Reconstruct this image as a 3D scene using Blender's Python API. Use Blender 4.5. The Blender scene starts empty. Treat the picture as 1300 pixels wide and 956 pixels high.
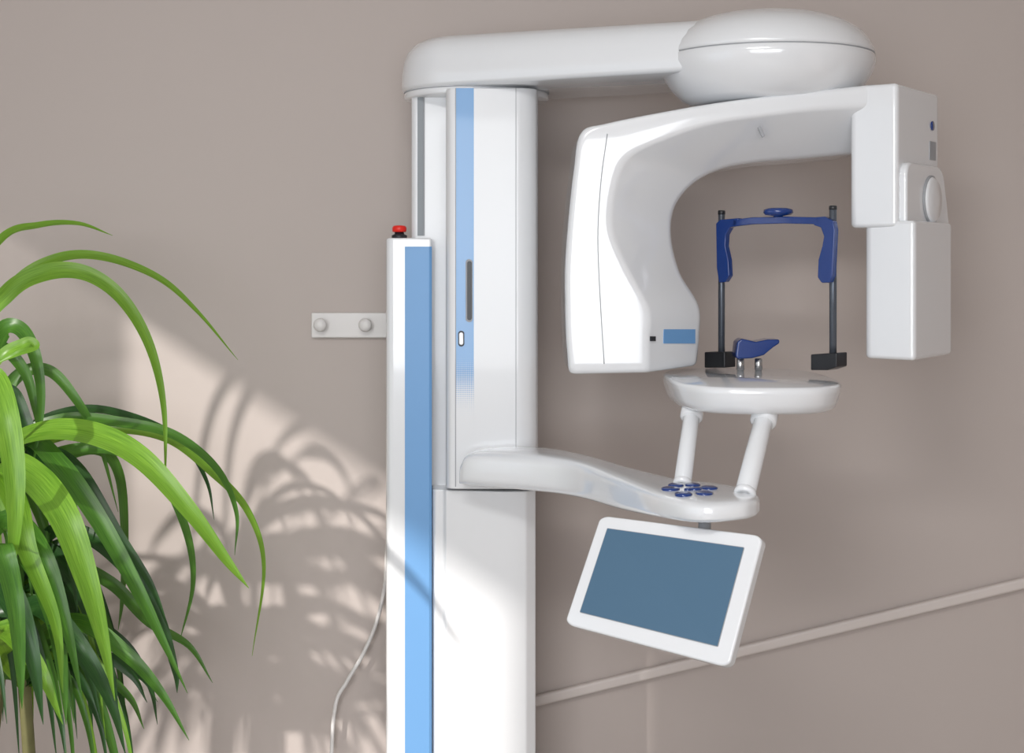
import bpy, bmesh, math, random
from mathutils import Vector, Matrix
random.seed(7)
CAMY=-3.2; H=1.55; F=1800.0; V0=330.0
def X(px,y): return (px-650)*(y-CAMY)/F
def Zv(v,y): return H+(V0-v)*(y-CAMY)/F
def at(px,v,y): return Vector((X(px,y),y,Zv(v,y)))
col=bpy.context.scene.collection

# ---------------- materials ----------------
def mat(name,c,rough=.4,metal=0,coat=0,spec=.5,noise=0,nscale=20,bump=0):
    m=bpy.data.materials.new(name); m.use_nodes=True
    nt=m.node_tree; b=nt.nodes['Principled BSDF']
    b.inputs['Base Color'].default_value=(*c,1); b.inputs['Roughness'].default_value=rough
    b.inputs['Metallic'].default_value=metal; b.inputs['Coat Weight'].default_value=coat
    b.inputs['Coat Roughness'].default_value=.05
    b.inputs['Specular IOR Level'].default_value=spec
    if noise or bump:
        tc=nt.nodes.new('ShaderNodeTexCoord'); n=nt.nodes.new('ShaderNodeTexNoise')
        n.inputs['Scale'].default_value=nscale; n.inputs['Detail'].default_value=5
        nt.links.new(tc.outputs['Object'],n.inputs['Vector'])
        if noise:
            r=nt.nodes.new('ShaderNodeMix'); r.data_type='RGBA'
            r.inputs[6].default_value=(*[x*(1-noise) for x in c],1)
            r.inputs[7].default_value=(*[min(1,x*(1+noise)) for x in c],1)
            nt.links.new(n.outputs['Fac'],r.inputs[0]); nt.links.new(r.outputs[2],b.inputs['Base Color'])
        if bump:
            bp=nt.nodes.new('ShaderNodeBump'); bp.inputs['Strength'].default_value=bump
            bp.inputs['Distance'].default_value=.002
            nt.links.new(n.outputs['Fac'],bp.inputs['Height']); nt.links.new(bp.outputs['Normal'],b.inputs['Normal'])
    return m
M_wall=mat('wall_paint',(.50,.44,.412),.75,noise=.02,nscale=2.5)
M_floor=mat('floor_vinyl',(.42,.39,.36),.5,noise=.08,nscale=6)
M_ceil=mat('ceiling_white',(.8,.79,.77),.9,noise=.01)
M_white=mat('white_enamel',(.77,.785,.81),.2,coat=.9,noise=.008,nscale=3)
M_white2=mat('white_panel',(.74,.75,.77),.3,coat=.4,noise=.008,nscale=3)
M_blue=mat('light_blue_trim',(.15,.34,.63),.4,noise=.01)
M_dkblue=mat('royal_blue_plastic',(.004,.034,.19),.2,coat=.5,noise=.05)
M_grey=mat('grey_trim',(.20,.22,.24),.4,noise=.02)
M_seam=mat('seam_grey',(.33,.34,.36),.6,noise=.02)
M_black=mat('black_plastic',(.015,.016,.02),.35,noise=.05)
M_rod=mat('dark_steel_rod',(.10,.115,.14),.3,metal=.6,noise=.03)
M_steel=mat('steel',(.6,.6,.6),.25,metal=1,noise=.03)
M_red=mat('red_button',(.75,.02,.01),.35,noise=.03)
M_screen=mat('screen_glass',(.075,.15,.235),.5,noise=.02,nscale=1,spec=.25)
M_trim=mat('trim_paint',(.64,.58,.55),.5,noise=.02)
M_plastic=mat('ivory_plastic',(.72,.70,.69),.4,noise=.02)
M_pot=mat('terracotta_pot',(.45,.2,.1),.7,noise=.15,bump=.3)
M_soil=mat('soil',(.05,.03,.02),.95,noise=.4,nscale=60,bump=1)
M_stem=mat('plant_cane',(.16,.15,.06),.8,noise=.3,nscale=30,bump=.6)

def fade_mat():
    m=bpy.data.materials.new('halftone_blue_print'); m.use_nodes=True; nt=m.node_tree
    b=nt.nodes['Principled BSDF']; b.inputs['Roughness'].default_value=.3; b.inputs['Coat Weight'].default_value=.4; b.inputs['Coat Roughness'].default_value=.05
    g=nt.nodes.new('ShaderNodeNewGeometry'); s=nt.nodes.new('ShaderNodeSeparateXYZ')
    nt.links.new(g.outputs['Position'],s.inputs[0])
    mr=nt.nodes.new('ShaderNodeMapRange')
    mr.inputs[1].default_value=Zv(540,-.36); mr.inputs[2].default_value=Zv(425,-.36)
    nt.links.new(s.outputs['Z'],mr.inputs[0])
    vo=nt.nodes.new('ShaderNodeTexVoronoi'); vo.inputs['Scale'].default_value=260; vo.inputs['Randomness'].default_value=0
    nt.links.new(g.outputs['Position'],vo.inputs['Vector'])
    mm=nt.nodes.new('ShaderNodeMath'); mm.operation='MULTIPLY'; mm.inputs[1].default_value=.75
    nt.links.new(vo.outputs['Distance'],mm.inputs[0])
    a=nt.nodes.new('ShaderNodeMath'); a.operation='SUBTRACT'
    nt.links.new(mr.outputs[0],a.inputs[0]); nt.links.new(mm.outputs[0],a.inputs[1])
    k=nt.nodes.new('ShaderNodeMath'); k.operation='MULTIPLY_ADD'; k.inputs[1].default_value=3; k.inputs[2].default_value=0; k.use_clamp=True
    nt.links.new(a.outputs[0],k.inputs[0])
    mx=nt.nodes.new('ShaderNodeMix'); mx.data_type='RGBA'
    mx.inputs[6].default_value=(.74,.75,.77,1); mx.inputs[7].default_value=(.15,.34,.63,1)
    nt.links.new(k.outputs[0],mx.inputs[0]); nt.links.new(mx.outputs[2],b.inputs['Base Color'])
    return m
M_fade=fade_mat()
def leaf_mat(name,c1,c2,tr):
    m=bpy.data.materials.new(name); m.use_nodes=True; nt=m.node_tree
    b=nt.nodes['Principled BSDF']; b.inputs['Roughness'].default_value=.35
    uv=nt.nodes.new('ShaderNodeUVMap'); mp=nt.nodes.new('ShaderNodeMapping'); mp.inputs['Scale'].default_value=(14,1.2,1)
    n=nt.nodes.new('ShaderNodeTexNoise'); n.inputs['Scale'].default_value=2; n.inputs['Detail'].default_value=3
    nt.links.new(uv.outputs[0],mp.inputs[0]); nt.links.new(mp.outputs[0],n.inputs['Vector'])
    cr=nt.nodes.new('ShaderNodeValToRGB'); cr.color_ramp.elements[0].position=.35; cr.color_ramp.elements[1].position=.68
    cr.color_ramp.elements[0].color=(*c1,1); cr.color_ramp.elements[1].color=(*c2,1)
    nt.links.new(n.outputs['Fac'],cr.inputs[0]); nt.links.new(cr.outputs[0],b.inputs['Base Color'])
    t=nt.nodes.new('ShaderNodeBsdfTranslucent'); t.inputs['Color'].default_value=(c2[0]*1.4,c2[1]*1.3,c2[2],1)
    mx=nt.nodes.new('ShaderNodeMixShader'); mx.inputs[0].default_value=tr
    nt.links.new(b.outputs[0],mx.inputs[1]); nt.links.new(t.outputs[0],mx.inputs[2])
    nt.links.new(mx.outputs[0],nt.nodes['Material Output'].inputs['Surface'])
    return m
M_leaf=[leaf_mat('leaf_sunlit',(.08,.21,.014),(.21,.40,.04),.3),  # sunlit and unlit looks painted into separate leaf greens
        leaf_mat('leaf_mid',(.028,.105,.012),(.085,.22,.024),.25),
        leaf_mat('leaf_shaded',(.008,.04,.009),(.03,.10,.018),.2)]
def sheer():
    m=bpy.data.materials.new('added_curtain_fabric'); m.use_nodes=True; nt=m.node_tree  # cloth of the added curtain, lets part of the sun through
    b=nt.nodes['Principled BSDF']; b.inputs['Base Color'].default_value=(.8,.78,.74,1); b.inputs['Roughness'].default_value=.9
    t=nt.nodes.new('ShaderNodeBsdfTransparent'); mx=nt.nodes.new('ShaderNodeMixShader'); mx.inputs[0].default_value=.22
    nt.links.new(b.outputs[0],mx.inputs[1]); nt.links.new(t.outputs[0],mx.inputs[2])
    nt.links.new(mx.outputs[0],nt.nodes['Material Output'].inputs['Surface'])
    return m
M_sheer=sheer()

# ---------------- helpers ----------------
def empty(name,loc=(0,0,0)):
    e=bpy.data.objects.new(name,None); e.location=loc; col.objects.link(e); e.empty_display_size=.1; return e
def mk(name,verts,faces,m,parent=None,bevel=0,seg=4,smooth=True,angle=30,recalc=True):
    me=bpy.data.meshes.new(name); me.from_pydata([tuple(v) for v in verts],[],faces); me.update()
    bm=bmesh.new(); bm.from_mesh(me)
    if recalc: bmesh.ops.recalc_face_normals(bm,faces=bm.faces)
    bm.to_mesh(me); bm.free()
    o=bpy.data.objects.new(name,me); col.objects.link(o)
    if m: me.materials.append(m)
    if smooth:
        for p in me.polygons: p.use_smooth=True
    if bevel:
        b=o.modifiers.new('bevel','BEVEL'); b.width=bevel; b.segments=seg; b.limit_method='ANGLE'; b.angle_limit=math.radians(angle)
        w=o.modifiers.new('wn','WEIGHTED_NORMAL'); w.keep_sharp=False
    if parent: 
        o.parent=parent; o.matrix_parent_inverse=Matrix.Translation(-parent.location)
    return o
def extr(name,loop,vec,m,parent=None,bevel=.004,seg=4,angle=30):
    n=len(loop); vec=Vector(vec); vs=[Vector(p) for p in loop]; vs+= [p+vec for p in vs]
    fs=[list(range(n)),list(range(2*n-1,n-1,-1))]+[[i,(i+1)%n,n+(i+1)%n,n+i] for i in range(n)]
    return mk(name,vs,fs,m,parent,bevel,seg,bevel>0,angle)
def prism(name,plan,z0,z1,m,parent=None,bevel=.006,seg=4,angle=30):   # plan: world (x,y)
    return extr(name,[(x,y,z0) for x,y in plan],(0,0,z1-z0),m,parent,bevel,seg,angle)
def slab(name,pts,y,t,m,parent=None,bevel=.003,seg=3,vec=None,angle=30):
    f=y if callable(y) else (lambda px:y)
    return extr(name,[at(px,v,f(px)) for px,v in pts],vec or (0,t,0),m,parent,bevel,seg,angle)
def box(name,x0,x1,y0,y1,z0,z1,m,parent=None,bevel=0):
    return prism(name,[(x0,y0),(x1,y0),(x1,y1),(x0,y1)],z0,z1,m,parent,bevel)
def cr(pts,n=8):
    pts=[Vector(p) for p in pts]; P=[2*pts[0]-pts[1]]+pts+[2*pts[-1]-pts[-2]]; out=[]
    for i in range(1,len(P)-2):
        for k in range(n):
            t=k/n; a,b,c,d=P[i-1],P[i],P[i+1],P[i+2]
            out.append(.5*((2*b)+(c-a)*t+(2*a-5*b+4*c-d)*t*t+(3*b-a-3*c+d)*t**3))
    out.append(pts[-1]); return out
def loft(name,rings,m,parent=None):
    n=len(rings[0]); vs=[v for r in rings for v in r]; fs=[]
    for k in range(len(rings)-1):
        for i in range(n):
            j=(i+1)%n; fs.append([k*n+i,k*n+j,(k+1)*n+j,(k+1)*n+i])
    fs.append(list(range(n))[::-1]); fs.append([ (len(rings)-1)*n+i for i in range(n)])
    return mk(name,vs,fs,m,parent)
def revolve(name,prof,c,m,parent=None,n=64,axis=Vector((0,0,1)),sy=1):
    c=Vector(c); q=Vector((0,0,1)).rotation_difference(axis)
    rings=[]
    for r,z in prof:
        rings.append([c+q@Vector((max(r,1e-4)*math.cos(2*math.pi*i/n),max(r,1e-4)*math.sin(2*math.pi*i/n)*sy,z)) for i in range(n)])
    return loft(name,rings,m,parent)
def tube(name,pts,r,m,parent=None,n=20,rs=None):
    pts=[Vector(p) for p in pts]; rings=[]
    up=Vector((0,1,.01)).normalized()
    for i,p in enumerate(pts):
        T=(pts[min(i+1,len(pts)-1)]-pts[max(i-1,0)]).normalized()
        a=T.cross(up); 
        if a.length<1e-3: a=T.cross(Vector((1,0,0)))
        a.normalize(); b=T.cross(a)
        rr=rs[i] if rs else r
        rings.append([p+rr*(a*math.cos(2*math.pi*k/n)+b*math.sin(2*math.pi*k/n)) for k in range(n)])
    return loft(name,rings,m,parent)
def rod(name,p,q,r,m,parent=None,n=28):
    p=Vector(p);q=Vector(q); L=(q-p).length; e=min(r*.2,.003)
    return revolve(name,[(r-e,0),(r,e),(r,L-e),(r-e,L)],p,m,parent,n,(q-p).normalized())
def round_poly(pts,rad,n=5):
    out=[];N=len(pts)
    for i in range(N):
        p=pts[i];a=pts[i-1];b=pts[(i+1)%N]
        r=rad[i] if isinstance(rad,(list,tuple)) else rad
        ra=min(r,(a-p).length*.45); rb=min(r,(b-p).length*.45)
        s=p+(a-p).normalized()*ra; e=p+(b-p).normalized()*rb
        for k in range(n+1):
            t=k/n; out.append(s*(1-t)**2+p*2*t*(1-t)+e*t*t)
    return out
def superell(a,b,e,n=64):
    o=[]
    for i in range(n):
        t=2*math.pi*i/n; c,s=math.cos(t),math.sin(t)
        o.append((a*math.copysign(abs(c)**(2/e),c),b*math.copysign(abs(s)**(2/e),s)))
    return o

# ---------------- room ----------------
XL,XR,YB,ZC=-1.9,2.3,-4.6,2.8
box('wall_back',XL-.1,XR+.1,0,.1,0,ZC,M_wall)
box('wall_right',XR,XR+.1,YB,0,0,ZC,M_wall)
box('floor',XL-.1,XR+.1,YB-.1,.1,-.1,0,M_floor)
box('ceiling',XL-.1,XR+.1,YB-.1,.1,ZC,ZC+.1,M_ceil)
WY0,WY1,WZ0,WZ1=-2.95,-.85,.75,2.154
def wall_with_hole(name,fix0,fix1,axis,a0,a1,h0,h1,z0,z1,m):
    vs=[];fs=[]
    def b(u0,u1,w0,w1):
        k=len(vs)
        for zz in (w0,w1):
            for uu,ff in ((u0,fix0),(u1,fix0),(u1,fix1),(u0,fix1)):
                vs.append((ff,uu,zz) if axis=='y' else (uu,ff,zz))
        for f in ([0,1,2,3],[4,5,6,7],[0,1,5,4],[1,2,6,5],[2,3,7,6],[3,0,4,7]): fs.append([k+i for i in f])
    b(a0,h0,0,ZC); b(h1,a1,0,ZC); b(h0,h1,0,z0); b(h0,h1,z1,ZC)
    return mk(name,vs,fs,m,smooth=False)
wall_with_hole('wall_left',XL-.06,XL,'y',YB,0,WY0,WY1,WZ0,WZ1,M_wall)
wall_with_hole('wall_rear',YB-.06,YB,'x',XL,XR,-1.6,.9,.9,2.3,M_wall)
w=empty('window_1',(XL,-2,1.4))
for nm,a in (('sill',(XL-.06,XL+.05,WY0-.03,WY1+.03,WZ0-.03,WZ0)),('jamb_near',(XL-.06,XL,WY0-.0,WY0+.03,WZ0,WZ1)),('jamb_far',(XL-.06,XL,WY1-.03,WY1,WZ0,WZ1))):
    box(nm,*a,M_plastic,w)
w2=empty('added_rear_window',(-.35,YB,1.6))  # window added behind the camera to house a fill light
for nm,a in (('sill',(-1.63,.93,YB-.05,YB+.06,.87,.9)),('jamb_l',(-1.6,-1.55,YB-.06,YB,.9,2.3)),('jamb_r',(.85,.9,YB-.06,YB,.9,2.3)),('mullion',(-.37,-.33,YB-.06,YB,.9,2.3)),('head',(-1.6,.9,YB-.06,YB,2.26,2.3))):
    box(nm,*a,M_plastic,w2)
# added unseen sheer curtain, half-dims the far end of the sun patch
cu_=empty('added_sheer_curtain',(XL+.06,-1.0,1.4)); vs=[];fs=[]
NC=60
for i in range(NC+1):
    y=-1.29+i*(.54/NC); x=XL+.045+.012*math.sin(i*.9)
    vs+= [(x,y,.55),(x,y,2.32)]
for i in range(NC): fs.append([2*i,2*i+2,2*i+3,2*i+1])
mk('fabric',vs,fs,M_sheer,cu_)
rod('added_curtain_rod',(XL+.045,-3.1,2.33),(XL+.045,-.7,2.33),.012,M_steel,cu_)
box('baseboard_back',XL,XR,-.015,0,0,.08,M_trim)
# conduit on the back wall
p0=at(683,889,-.012); p1=at(1300,740,-.012); dr=(p1-p0)/(p1-p0).length
a=p0-dr*.05; b=p1+dr*((XR-.05-p1.x)/dr.x)
tr_=extr('cable_conduit',[Vector((a.x,-.021,a.z-.0125)),Vector((a.x,-.021,a.z+.0125)),Vector((b.x,-.021,b.z+.0125)),Vector((b.x,-.021,b.z-.0125))],(0,.02,0),M_trim,None,.006,3)

# hook rail
hk=empty('wall_hook_rail',at(445,413,-.01))
slab('backplate',[(395,397),(520,397),(520,429),(395,429)],-.014,.0139,M_plastic,hk,.003)
for i,(px,v) in enumerate(((408,412),(465,412))):
    c=at(px,v,-.014)
    revolve('knob_%d'%(i+1),[(.007,0),(.006,.010),(.010,.013),(.0145,.017),(.015,.022),(.012,.028),(.004,.030)],c,M_plastic,hk,32,Vector((0,-1,0)))

# ---------------- X-ray machine ----------------
mc=empty('panoramic_dental_xray_machine',(X(605,-.2),-.2,0))
def pl(l): return [(X(px,y),y) for px,y in l]
zt=H+.345
# rear column down to the floor
cx0=X(522,-.27); cx1=X(683,-.33)
prism('column',[(cx0,-.06),(cx0,-.262),(cx0+.008,-.27),(X(566,-.27),-.27),(cx1-.004,-.27),(cx1-.004,-.06)],0,zt,M_white2,mc,.004)
box('column_grey_strip',X(530,-.272),X(537.5,-.272),-.2735,-.265,H+.05,zt-.002,M_grey,mc)
box('column_edge_strip',X(537.5,-.272),X(539,-.272),-.2725,-.265,H+.05,zt-.002,M_seam,mc)
# lower fixed front
prism('column_lower_front',pl([(549,-.2),(549,-.318),(553,-.325),(563,-.325),(566,-.335),(640,-.35),(668,-.346),(680,-.33),(680,-.2)]),0,Zv(624,-.35),M_white2,mc,.003)
# moving carriage
zcb=Zv(621,-.36)
prism('carriage',pl([(566,-.2),(566,-.338),(567.5,-.35),(572,-.358),(579,-.361),(655,-.361),(664,-.359),(672,-.354),(679,-.344),(683,-.33),(683,-.2)]),zcb,zt,M_white2,mc,.003,3)
box('carriage_seam',X(655,-.361)-.0006,X(655,-.361)+.0006,-.3616,-.355,zcb+.05,zt,M_seam,mc)
box('carriage_blue_band',X(579,-.361),X(601.5,-.361),-.3618,-.355,Zv(545,-.36),zt-.001,M_fade,mc)
box('carriage_band_grey_edge',X(577.8,-.361),X(579,-.361),-.3617,-.355,zcb+.005,zt-.001,M_seam,mc)
# slot and button
def pill(name,px,v,w,h,y,t,m,bev=.001):
    c=at(px,v,y); s=(y-CAMY)/F; hw=w*s/2; hh=h*s/2; L=[]
    r=min(hw,hh)
    for i in range(24):
        th=2*math.pi*i/24
        L.append((c.x+(hw-r)*(1 if math.cos(th)>0 else -1)+r*math.cos(th), y, c.z+(hh-r)*(1 if math.sin(th)>0 else -1)+r*math.sin(th)))
    return extr(name,L,(0,t,0),m,mc,bev,2)
pill('slot_rim',595.5,369,9,80,-.3630,.004,M_seam,0)
pill('slot',596,369,6,75,-.3638,.004,M_black,0)
pill('lock_rim',585.5,430,8,20,-.3635,.006,M_black)
pill('lock_button',585.5,430,5.5,16,-.366,.006,M_white)
# left service box
bz=Zv(302,-.33)
prism('side_housing',pl([(491,-.1),(490,-.315),(492,-.325),(497,-.33),(548,-.33),(548,-.1)]),0,bz,M_white,mc,.009,5)
prism('side_blue_panel',pl([(514,-.32),(514,-.3312),(545,-.3312),(548.3,-.328),(548.3,-.3)]),0.05,Zv(313,-.33),M_blue,mc,.0006,2)
ec=Vector((X(507,-.26),-.26,bz))
revolve('emergency_base',[(.016,-.002),(.016,.006),(.010,.009),(.009,.015)],ec,M_black,mc,32)
revolve('emergency_stop_button',[(.012,.013),(.0145,.014),(.015,.022),(.012,.026),(.004,.027)],ec,M_red,mc,32)
# overhead beam
c1=Vector((X(605,-.2),-.2)); r1=.158; c2=Vector((X(973,-.47),-.47)); r2=.165
def hull(c1,r1,c2,r2,n=40):
    d=(c2-c1); L=d.length; th=math.atan2(d.y,d.x); al=math.acos((r1-r2)/L); o=[]
    for i in range(n+1):
        t=th+al+(2*math.pi-2*al)*i/n; o.append((c1.x+r1*math.cos(t),c1.y+r1*math.sin(t)))
    for i in range(n+1):
        t=th-al+(2*al)*i/n; o.append((c2.x+r2*math.cos(t),c2.y+r2*math.sin(t)))
    return o
rings=[]
for dz,off in ((.350,-.012),(.353,-.003),(.360,0),(.385,0),(.412,-.004),(.430,-.010),(.446,-.022),(.457,-.040),(.462,-.062)):
    rings.append([Vector((x,y,H+dz-(.010*max(0,(x-c1.x))/.5 if dz>.4 else 0))) for x,y in hull(c1,r1+off,c2,r2+off)])
loft('overhead_beam',rings,M_white,mc)
revolve('beam_collar',[(.150,.336),(.153,.339),(.153,.353)],(c1.x,c1.y,H),M_white,mc,80)
revolve('beam_collar_groove',[(.1535,.349),(.1535,.351)],(c1.x,c1.y,H),M_seam,mc,80)
# rotating head dome
dc=(c2.x,c2.y,H)
revolve('rotation_housing',[(.10,.296),(.145,.298),(.163,.308),(.183,.328),(.197,.350),(.2045,.372),(.2045,.386),(.2025,.3885)],dc,M_white,mc,96)
revolve('rotation_seam',[(.2033,.3882),(.2033,.3900)],dc,M_seam,mc,96)
revolve('rotation_dome',[(.199,.3892),(.2035,.3905),(.202,.398),(.196,.412),(.183,.430),(.160,.447),(.128,.461),(.09,.470),(.05,.475),(.003,.477)],dc,M_white,mc,96)
# C-arm
yF,yB,yK=-.62,-.50,-.33
S=[((722,467),(822,465),(886,456)),((719,425),(822,430),(889,425)),((718,385),(822,392),(888,388)),((718,338),(795,340),(864,346)),
   ((722,280),(776,290),(853,300)),((729,215),(780,238),(858,262)),((738,168),(796,200),(882,232)),((770,156),(840,177),(918,214)),
   ((850,140),(900,157),(962,206)),((930,127),(970,146),(1012,202)),((1020,116),(1040,138),(1055,198)),((1112,106),(1115,134),(1090,195))]
O=cr([at(*s[0],yF) for s in S],7); A=cr([at(*s[1],yF) for s in S],7); B=cr([at(*s[2],yB) for s in S],7)
rings=[]
for o,a_,b_ in zip(O,A,B):
    rings.append(round_poly([o,a_,b_,Vector((b_.x,yK,b_.z)),Vector((o.x,yK,o.z))],[.014,.010,.015,.02,.03],6))
def endcap(r,dirv):
    c=sum(r,Vector())/len(r); out=[]
    for s,k in ((.995,.004),(.98,.009),(.95,.012)):
        out.append([c+(p-c)*s+dirv*k for p in r])
    return out
rings=endcap(rings[0],Vector((0,0,-1)))[::-1]+rings
loft('c_arm',rings,M_white,mc)
tube('c_arm_seam',cr([at(p[0],p[1],yF-.0003) for p in ((771,170),(763,230),(759,300),(762,380),(767,462))],8),.0008,M_seam,mc,8)
# label + sensor on the facet
def facet(px0,v0,px1,v1,name,m,lift=.0015):
    Aa=at(822,430,yF); Bb=at(888.5,427,yB); d=(Bb-Aa); nrm=Vector((d.y,-d.x,0)).normalized()
    def hit(px,v):
        k=(px-650)/F
        t=(k*(Aa.y-CAMY)-Aa.x)/(d.x-k*d.y); y=Aa.y+t*d.y
        return at(px,v,y)+nrm*lift
    L=[hit(px0,v0),hit(px1,v0),hit(px1,v1),hit(px0,v1)]
    return extr(name,L,-nrm*.006,m,mc,0)
facet(842,418,882,436,'arm_label',M_blue)
facet(825,427,831,433,'sensor_window',M_black,.003)
slab('arm_notch',[(962,162),(966,160),(971,172),(968,175)],yF+.004,.006,M_seam,mc,.001)
# right sensor head
th=math.radians(55); cu,su=math.cos(th),math.sin(th)
def fp(u,px=1140,y=-.655): return (X(px,y)+u*cu,y+u*su)
def rplan(l,r=.012): return [(p.x,p.y) for p in round_poly([Vector((a,b,0)) for a,b in l],r,5)]
z1=Zv(107,-.63); z0=Zv(289,-.63)
prism('sensor_head_upper',rplan([(X(1080,-.60),-.60),(X(1139,-.655),-.655),fp(.225),(X(1150,-.36),-.34),(X(1095,-.34),-.34)]),z0,z1,M_white,mc,.009,5)
prism('sensor_head_lower',rplan([(X(1099,-.61),-.61),(X(1161,-.675),-.675),(X(1209,-.50),-.50),(X(1165,-.36),-.38),(X(1110,-.38),-.38)]),Zv(456,-.63),z0+.012,M_white,mc,.010,5)
nr=Vector((su,-cu,0))
def facept(u,z,l=0): x,y=fp(u); return Vector((x,y,z))+nr*l
cov=round_poly([Vector((.012,Zv(300,-.64),0)),Vector((.012,Zv(205,-.64),0)),Vector((.215,Zv(205,-.64),0)),Vector((.262,Zv(300,-.64),0))],.03,6)
extr('sensor_cover',[facept(p.x,p.y,.012) for p in cov],-nr*.02,M_white,mc,.006,4)
revolve('sensor_dial_rim',[(.046,0),(.046,.003),(.043,.004)],facept(.143,H+.112,.012),M_seam,mc,48,nr)
revolve('sensor_dial',[(.043,.0),(.043,.005),(.038,.0085),(.01,.010),(.001,.010)],facept(.143,H+.112,.012),M_white,mc,48,nr)
extr('sensor_label',[facept(.17,H+.19,.001),facept(.205,H+.19,.001),facept(.205,H+.225,.001),facept(.17,H+.225,.001)],-nr*.003,M_seam,mc,0)
revolve('sensor_logo',[(.009,0),(.009,.002)],facept(.185,H+.255,0),M_dkblue,mc,24,nr)

# control arm
AS=[((592,-.33),(583,-.42),-.425,-.441),((603,-.33),(585,-.43),-.395,-.442),((628,-.33),(600,-.45),-.374,-.443),((690,-.36),(680,-.52),-.370,-.443),((745,-.47),(735,-.60),-.371,-.441),
 ((800,-.62),(788,-.78),-.372,-.432),((860,-.75),(842,-.95),-.372,-.416),((912,-.80),(890,-1.02),-.372,-.410),((950,-.87),(938,-1.01),-.373,-.406),((962,-.915),(957,-.985),-.377,-.403),((965,-.94),(964,-.96),-.384,-.398)]
Bk=cr([Vector((X(*s[0]),s[0][1],s[2])) for s in AS],6); Fr=cr([Vector((X(*s[1]),s[1][1],s[3])) for s in AS],6)
rings=[]
for b_,f_ in zip(Bk,Fr):
    c=(b_+f_)/2; h=Vector((f_.x-b_.x,f_.y-b_.y,0))/2; hz=(b_.z-f_.z)/2
    rings.append([Vector((c.x,c.y,H+c.z))+h*u+Vector((0,0,hz*w)) for u,w in superell(1,1,4.2,48)])
loft('control_arm',rings,M_white,mc)
zb=H-.3715
bc=Vector((X(876,-.905),-.905))
keys=[(-.031,.004,.015,.007),(-.018,.028,.013,.006),(.010,.030,.013,.006),(.033,.010,.014,.007),(.018,-.026,.014,.008),(-.016,-.030,.014,.008)]
for i,(dx,dy,a_,b_) in enumerate(keys):
    revolve('key_%d'%(i+1),[(a_,-.004),(a_,.001),(a_*.8,.0025),(a_*.2,.003)],(bc.x+dx,bc.y+dy*1.5,zb),M_dkblue,mc,24,sy=1.15)
revolve('key_rocker_1',[(.006,-.004),(.006,.002),(.003,.003)],(bc.x-.004,bc.y-.004,zb),M_dkblue,mc,20)
revolve('key_rocker_2',[(.011,-.004),(.011,.002),(.005,.003)],(bc.x+.008,bc.y+.003,zb),M_dkblue,mc,20)
# support tray
tc=Vector((X(951,-.63),-.625)); rings=[]
for z,s in ((-.260,.86),(-.259,.90),(-.254,.94),(-.243,.972),(-.226,.995),(-.219,1.0),(-.2145,.990),(-.2125,.965)):
    rings.append([Vector((tc.x+x*s,tc.y+y*s,H+z)) for x,y in superell(.150,.222,2.9,80)])
loft('support_tray',rings,M_white,mc)
def zat(px,y,z): return Vector((X(px,y),y,H+z))
for i,(a_,b_,r) in enumerate(((zat(880,-.71,-.253),zat(866,-.83,-.378),.0145),(zat(973,-.79,-.253),zat(945,-.93,-.378),.0165))):
    rod('support_post_%d'%(i+1),b_,a_,r,M_white,mc)
    d=(b_-a_).normalized(); rod('post_collar_%d'%(i+1),a_+d*.034,a_,r*1.35,M_white,mc)
    rod('post_foot_%d'%(i+1),b_,b_-d*.012,r*1.1,M_white,mc)
# head support
L0=Vector((X(915,-.42),-.42)); R0=Vector((X(1057,-.60),-.60))
def yb(px):
    k=(px-650)/F; d=R0-L0
    t=(k*(L0.y-CAMY)-L0.x)/(d.x-k*d.y); return L0.y+t*d.y
def yf(px): return yb(px)-.012
dn=Vector((R0-L0).normalized().to_3d()); pn=Vector((-dn.y,dn.x,0))
for nm,px,v0,v1 in (('left',916,268,455),('right',1057.5,262,458)):
    y=yb(px); rod('head_rod_'+nm,(X(px,y),y,Zv(v1,y)),(X(px,y),y,Zv(v0,y)),.0066,M_rod,mc)
    rod('rod_cap_'+nm,(X(px,y),y,Zv(v0+5,y)),(X(px,y),y,Zv(v0-1,y)),.0072,M_black,mc)
off=pn*.030
slab('rod_clamp_left',[(894,447),(920,447),(920,467),(894,467)],lambda p:yb(p)-.02,0,M_black,mc,.002,2,vec=off*1.2)
slab('rod_clamp_right',[(1029,450),(1062,448),(1062,466),(1050,470),(1029,470)],lambda p:yb(p)-.02,0,M_black,mc,.002,2,vec=off*1.2)
slab('temple_bracket_left',[(914,284),(919,279),(943,277),(943,286),(932,289),(927,298),(926,312),(930,330),(931,350),(926,358),(918,359),(915,340)],yf,0,M_dkblue,mc,.002,3,vec=-pn*.014)
slab('temple_bracket_right',[(1038,276),(1052,275),(1063,281),(1065,292),(1062,350),(1058,359),(1048,359),(1043,352),(1044,330),(1049,312),(1051,300),(1047,289),(1038,286)],yf,0,M_dkblue,mc,.002,3,vec=-pn*.014)
slab('temple_crossbar',[(936,279),(960,276),(1000,275),(1045,276),(1045,285),(1000,284),(960,285),(936,288)],yf,0,M_dkblue,mc,.002,3,vec=-pn*.014)
kc=at(988,277,yb(988)-.018)
revolve('temple_knob',[(.008,-.004),(.009,.004),(.024,.006),(.028,.010),(.027,.016),(.018,.019),(.002,.020)],kc,M_dkblue,mc,40)
# chin rest
slab('chin_rest',[(934,452),(936,434),(942,430),(960,434),(975,431),(990,431),(990,436),(982,441),(970,451),(955,455),(936,456)],-.50,.05,M_dkblue,mc,.004,3)
for i,px in enumerate((940,963)):
    y=-.47; rod('chin_pin_%d'%(i+1),(X(px,y),y,H-.2125),(X(px,y),y,Zv(455,y)),.0075,M_steel,mc)
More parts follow.
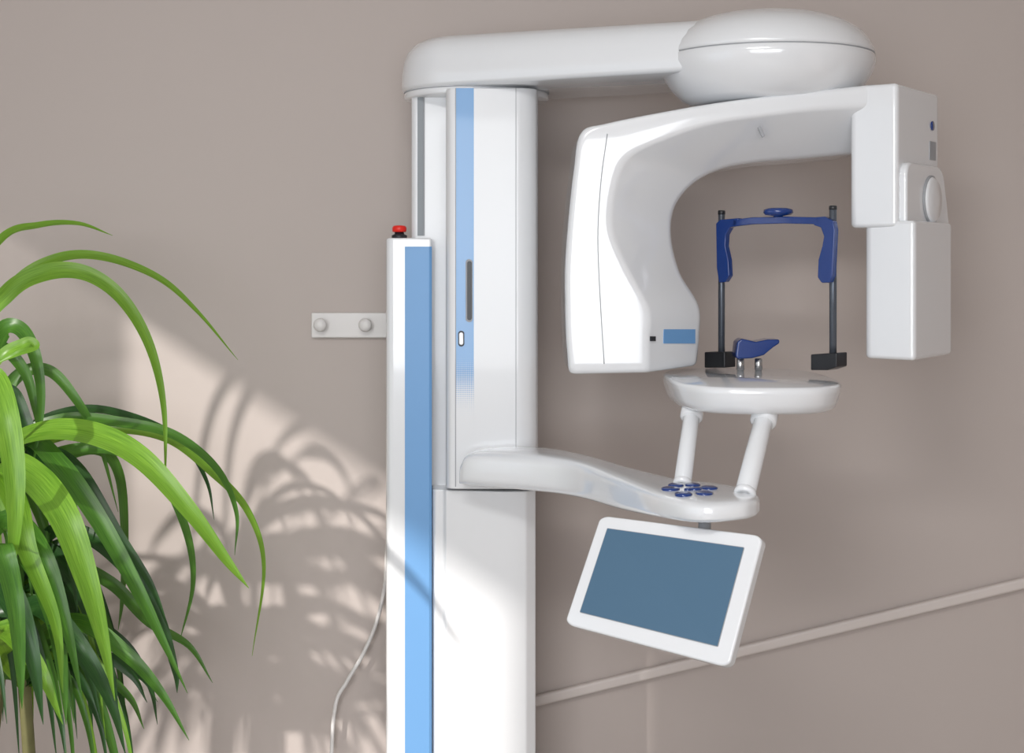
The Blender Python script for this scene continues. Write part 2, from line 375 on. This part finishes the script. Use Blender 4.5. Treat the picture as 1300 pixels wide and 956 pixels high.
# touch screen
def cd(px,v,d): return at(px,v,d+CAMY)
TL,TR,BR,BL=cd(762,654,2.32),cd(969,680,2.17),cd(925,848,2.12),cd(716,792,2.27)
def bil(u,w): return (TL*(1-u)+TR*u)*(1-w)+(BL*(1-u)+BR*u)*w
nn=((TR-TL).cross(BL-TL)).normalized()
if nn.y>0: nn=-nn
def rr(u0,u1,w0,w1,ru,n=6):
    o=[]
    for (cu_,cw_,s) in ((u1-ru,w0+ru,-90),(u1-ru,w1-ru,0),(u0+ru,w1-ru,90),(u0+ru,w0+ru,180)):
        for i in range(n+1):
            t=math.radians(s+90*i/n); o.append((cu_+ru*math.cos(t),cw_+ru*math.sin(t)))
    return o
extr('touchscreen_frame',[bil(u,w) for u,w in rr(0,1,0,1,.06)],-nn*.022,M_white,mc,.004,4)
extr('touchscreen_bezel_line',[bil(u,w)+nn*.0008 for u,w in rr(.071,.914,.107,.873,.008)],-nn*.004,M_seam,mc,0)
extr('touchscreen_glass',[bil(u,w)+nn*.0014 for u,w in rr(.075,.910,.112,.868,.004)],-nn*.004,M_screen,mc,0)
q=bil(.66,.12)-nn*.012
rod('screen_hinge_post',q,(X(895,-.93),-.93,H-.405),.010,M_seam,mc)
# power cable
tube('power_cable',cr([(X(500,-.14),-.14,H-.50),at(492,690,-.08),at(489,740,-.04),at(478,790,-.03),at(460,832,-.03),at(440,866,-.03),at(425,900,-.03),at(420,1000,-.03),Vector((X(420,-.03),-.03,.02))],8),.0045,M_plastic,None,12)

# ---------------- plant ----------------
pc=Vector((X(-25,-.5),-.5,0))
pt=empty('potted_plant',pc)
revolve('planter',[(.12,0),(.13,.01),(.17,.30),(.185,.31),(.185,.35),(.165,.35),(.16,.31),(.01,.31)],pc,M_pot,pt,48)
revolve('soil',[(.161,.29),(.161,.325),(.08,.335),(.001,.335)],pc,M_soil,pt,32)
crowns=[at(-15,640,-.50),at(10,770,-.46),at(-60,790,-.62),at(-70,620,-.6),at(30,870,-.5)]
for i,c in enumerate(crowns):
    b0=pc+Vector(((i-2)*.045,.03*(i%2),.32))
    tube('cane_%d'%(i+1),cr([b0,(b0+c)/2+Vector((.01,0,0)),c+Vector((0,0,.02))],6),.012,M_stem,pt,12)
lv=[];lf=[];luv=[];lm=[]
def leaf(pts,w,mi,N,base=.45,fold=.28,n=9):
    P=cr(pts,n); M=len(P); k0=len(lv); prev=None
    for i,p in enumerate(P):
        t=i/(M-1); T=(P[min(i+1,M-1)]-P[max(i-1,0)]).normalized()
        s=T.cross(N); s.normalize(); nn_=s.cross(T).normalized()
        if prev and s.dot(prev)<0: s=-s
        prev=s
        ww=w*.5*(base+(1-base)*math.sin(min(1,t/.35)*math.pi/2))*(max(0,1-max(0,(t-.35)/.65)**1.6))+.0004
        for j,u in enumerate((-1,-.5,0,.5,1)):
            lv.append(p+s*ww*u+nn_*ww*fold*(abs(u)-.5)); luv.append(((u+1)/2,t*4+k0*.37))
    for i in range(M-1):
        for j in range(4):
            a_=k0+i*5+j; lf.append([a_,a_+1,a_+6,a_+5]); lm.append(mi)
def PL(l): return [at(*p) for p in l]
C0=(-15,640,-.50);C1=(10,770,-.46);C4=(30,870,-.5)
def nv(a,b,c): return Vector((a,b,c)).normalized()
s=.0015
EX=[
 ([(-90,600,-.5),(-60,400,-.5),(0,305,-.5),(50,286,-.5),(100,284,-.5),(143,299,-.5)],13,0,nv(.1,-.7,.7)),
 ([(-40,640,-.5),(-30,450,-.5),(15,365,-.48),(70,329,-.46),(130,326,-.45),(200,352,-.42),(250,395,-.4),(302,457,-.38)],14,0,nv(.2,-.8,.6)),
 ([(-40,640,-.55),(-30,440,-.58),(10,372,-.6),(60,346,-.62),(110,348,-.62),(155,380,-.62),(190,440,-.62),(208,520,-.62),(210,625,-.62)],20,0,nv(.5,-.8,.4)),
 ([C0,(-20,500,-.55),(0,425,-.6),(25,418,-.62),(45,455,-.64),(52,520,-.64),(40,600,-.64)],19,1,nv(.5,-.8,.3)),
 ([C0,(-10,540,-.5),(20,480,-.5),(60,470,-.5),(95,505,-.5),(125,560,-.48),(150,650,-.46)],15,1,nv(.3,-.8,.4)),
 ([C0,(0,575,-.6),(55,548,-.68),(120,552,-.74),(180,583,-.78),(240,648,-.8),(288,712,-.8),(316,747,-.8)],29,0,nv(.25,-.75,.6)),
 ([C0,(20,560,-.5),(80,532,-.5),(150,536,-.48),(220,552,-.46),(275,595,-.44),(300,650,-.42),(298,705,-.42)],14,1,nv(.2,-.75,.6)),
 ([C0,(40,570,-.45),(130,545,-.42),(210,555,-.40),(270,600,-.38),(315,650,-.36),(335,720,-.35),(320,833,-.34)],13,0,nv(.3,-.8,.5)),
 ([C0,(30,560,-.6),(75,590,-.66),(125,660,-.7),(170,740,-.72),(205,810,-.72),(238,880,-.72)],22,1,nv(.5,-.8,.3)),
 ([(-40,560,-.7),(-15,480,-.8),(5,520,-.86),(18,600,-.88),(18,680,-.88),(8,760,-.86)],26,0,nv(.4,-.9,.1)),
 ([C0,(0,590,-.7),(40,605,-.78),(80,655,-.84),(108,730,-.86),(130,810,-.86),(146,890,-.86)],34,0,nv(.5,-.8,.3)),
 ([(-30,700,-.6),(10,660,-.72),(50,700,-.8),(80,780,-.82),(105,890,-.82)],24,1,nv(.5,-.8,.2)),
 ([C0,(60,590,-.4),(120,570,-.38),(150,600,-.36),(158,680,-.35),(155,760,-.35),(150,800,-.35)],14,1,nv(.6,-.7,.3)),
 ([C0,(60,580,-.5),(140,570,-.5),(200,600,-.5),(235,670,-.5),(245,740,-.5),(228,815,-.5)],14,1,nv(.5,-.7,.4)),
 ([C0,(30,550,-.48),(100,520,-.44),(170,530,-.4),(230,560,-.36),(262,610,-.34),(272,660,-.34)],11,2,nv(.2,-.7,.6)),
 ([C1,(60,680,-.5),(110,680,-.54),(160,720,-.56),(200,780,-.56),(222,850,-.56),(225,880,-.56)],19,2,nv(.4,-.8,.4)),
 ([C1,(80,720,-.45),(140,740,-.45),(190,790,-.44),(240,820,-.42),(270,867,-.42)],15,1,nv(.3,-.8,.5)),
 ([C1,(50,700,-.5),(90,730,-.56),(120,790,-.6),(140,850,-.6),(150,900,-.6)],20,2,nv(.4,-.8,.3)),
 ([C1,(20,700,-.6),(45,720,-.7),(70,790,-.74),(80,860,-.74),(84,920,-.74)],22,1,nv(.3,-.9,.2)),
 ([(-50,760,-.7),(-20,720,-.8),(15,760,-.86),(40,830,-.88),(55,920,-.88)],28,2,nv(.4,-.8,.2)),
 ([(-60,640,-.55),(-40,480,-.55),(-5,440,-.55),(30,470,-.55),(45,520,-.55),(50,560,-.54)],15,1,nv(.3,-.8,.4)),
 ([(-40,600,-.6),(-10,470,-.7),(30,436,-.7),(44,440,-.7),(20,450,-.72),(-5,462,-.72)],12,0,nv(.2,-.8,.5)),
 ([C0,(-5,520,-.6),(15,500,-.6),(40,560,-.62),(70,640,-.64),(90,720,-.64),(100,790,-.64)],17,2,nv(.5,-.8,.3)),
 ([C0,(10,570,-.55),(60,575,-.56),(100,600,-.58),(150,680,-.6),(190,740,-.6),(215,800,-.6)],19,2,nv(.5,-.8,.3)),
 ([C0,(-5,600,-.7),(20,640,-.8),(35,700,-.84),(70,790,-.84),(80,880,-.84)],24,0,nv(.5,-.8,.3)),
 ([C1,(-10,700,-.7),(0,690,-.9),(18,760,-.92),(25,840,-.92),(28,900,-.92)],22,1,nv(.5,-.8,.2)),
 ([C1,(60,800,-.4),(110,790,-.4),(160,820,-.4),(190,870,-.4),(200,920,-.4)],14,2,nv(.3,-.8,.4)),
 ([C4,(50,810,-.6),(100,790,-.66),(160,830,-.7),(205,880,-.7),(240,940,-.7)],19,1,nv(.3,-.8,.5)),
 ([C4,(20,800,-.6),(50,770,-.7),(100,820,-.76),(140,890,-.76),(160,960,-.76)],24,2,nv(.4,-.8,.4)),
 ([C4,(0,820,-.66),(10,800,-.8),(50,850,-.86),(80,920,-.86)],26,0,nv(.4,-.8,.3)),
 ([C1,(30,720,-.5),(80,690,-.5),(140,690,-.5),(185,730,-.5),(205,790,-.5)],13,2,nv(.3,-.8,.5)),
]
for l,wpx,mi,N in EX: leaf(PL(l),wpx*s*1.12,mi,N)
# filler leaves growing out of every crown
cnt=0
for k in range(600):
    if cnt>=115: break
    c=crowns[random.choice((0,1,1,2,2,3,4,4))]
    az=random.uniform(0,2*math.pi); d=Vector((math.cos(az),math.sin(az)*.62,0))
    if d.y>0: d.y*=.4
    L=random.uniform(.20,.46); up=random.uniform(.03,.18); dr_=random.uniform(.08,.36)
    if d.x>.2: L*=.62; up*=.7
    p=[c,c+d*L*.25+Vector((0,0,up*.75)),c+d*L*.6+Vector((0,0,up)),c+d*L*.9+Vector((0,0,up-dr_*.45)),c+d*L*1.03+Vector((0,0,up-dr_))]
    if min(q_.y for q_ in p)<-1.0 or max(q_.y for q_ in p)>-.06 or p[0].z<.5: continue
    cnt+=1
    leaf(p,random.uniform(.014,.028),random.choice((1,2,2,2,1,0)),nv(random.uniform(-.4,.5),-.75,random.uniform(.2,.7)))
me=bpy.data.meshes.new('foliage'); me.from_pydata([tuple(v) for v in lv],[],lf); me.update()
uvl=me.uv_layers.new(name='UVMap')
for p in me.polygons:
    p.use_smooth=True; p.material_index=lm[p.index]
    for li in p.loop_indices: uvl.data[li].uv=luv[me.loops[li].vertex_index]
for m in M_leaf: me.materials.append(m)
fo=bpy.data.objects.new('foliage',me); col.objects.link(fo); fo.parent=pt; fo.matrix_parent_inverse=Matrix.Translation(-pt.location)

# ---------------- lights ----------------
def light(name,typ,loc,dirv,**k):
    l=bpy.data.lights.new(name,typ); o=bpy.data.objects.new(name,l); col.objects.link(o); o.location=loc
    o.rotation_euler=Vector(dirv).to_track_quat('-Z','Y').to_euler()
    for a_,b_ in k.items(): setattr(l,a_,b_)
    return o
light('sun','SUN',(-4,-4,4),(.55,.72,-.366),energy=3.3,angle=math.radians(1.5),color=(1,.955,.90))
light('rear_fill_light','AREA',(-.35,YB-.03,1.65),(.05,1,-.05),energy=55,shape='RECTANGLE',size=2.4,size_y=1.3,color=(.96,.98,1))  # added fill from behind the camera, set in the rear opening
light('overhead_fill_light','AREA',(-.4,-2.9,ZC-.05),(0,.25,-1),energy=43,shape='RECTANGLE',size=1.0,size_y=.5,color=(1,.99,.97))  # added overhead fill for the room
cp=empty('added_ceiling_lamp',(-.4,-2.9,ZC-.02))  # unseen lamp body added to go with the overhead fill
box('housing',-.92,.12,-3.17,-2.63,ZC-.025,ZC,M_white,cp,.004)
wd=bpy.data.worlds.new('world'); bpy.context.scene.world=wd; wd.use_nodes=True
nt=wd.node_tree; bg=nt.nodes['Background']; bg.inputs['Color'].default_value=(.84,.92,1,1); bg.inputs['Strength'].default_value=1.1

# camera
cd_=bpy.data.cameras.new('camera'); co=bpy.data.objects.new('camera',cd_); col.objects.link(co)
co.location=(0,CAMY,H); co.rotation_euler=(math.radians(90),0,0)
cd_.sensor_width=36; cd_.lens=F/1300*36; cd_.shift_y=-(478-V0)/1300; cd_.clip_start=.02
bpy.context.scene.camera=co
sc=bpy.context.scene; sc.view_settings.view_transform='Standard'; sc.view_settings.look='None'; sc.view_settings.exposure=0
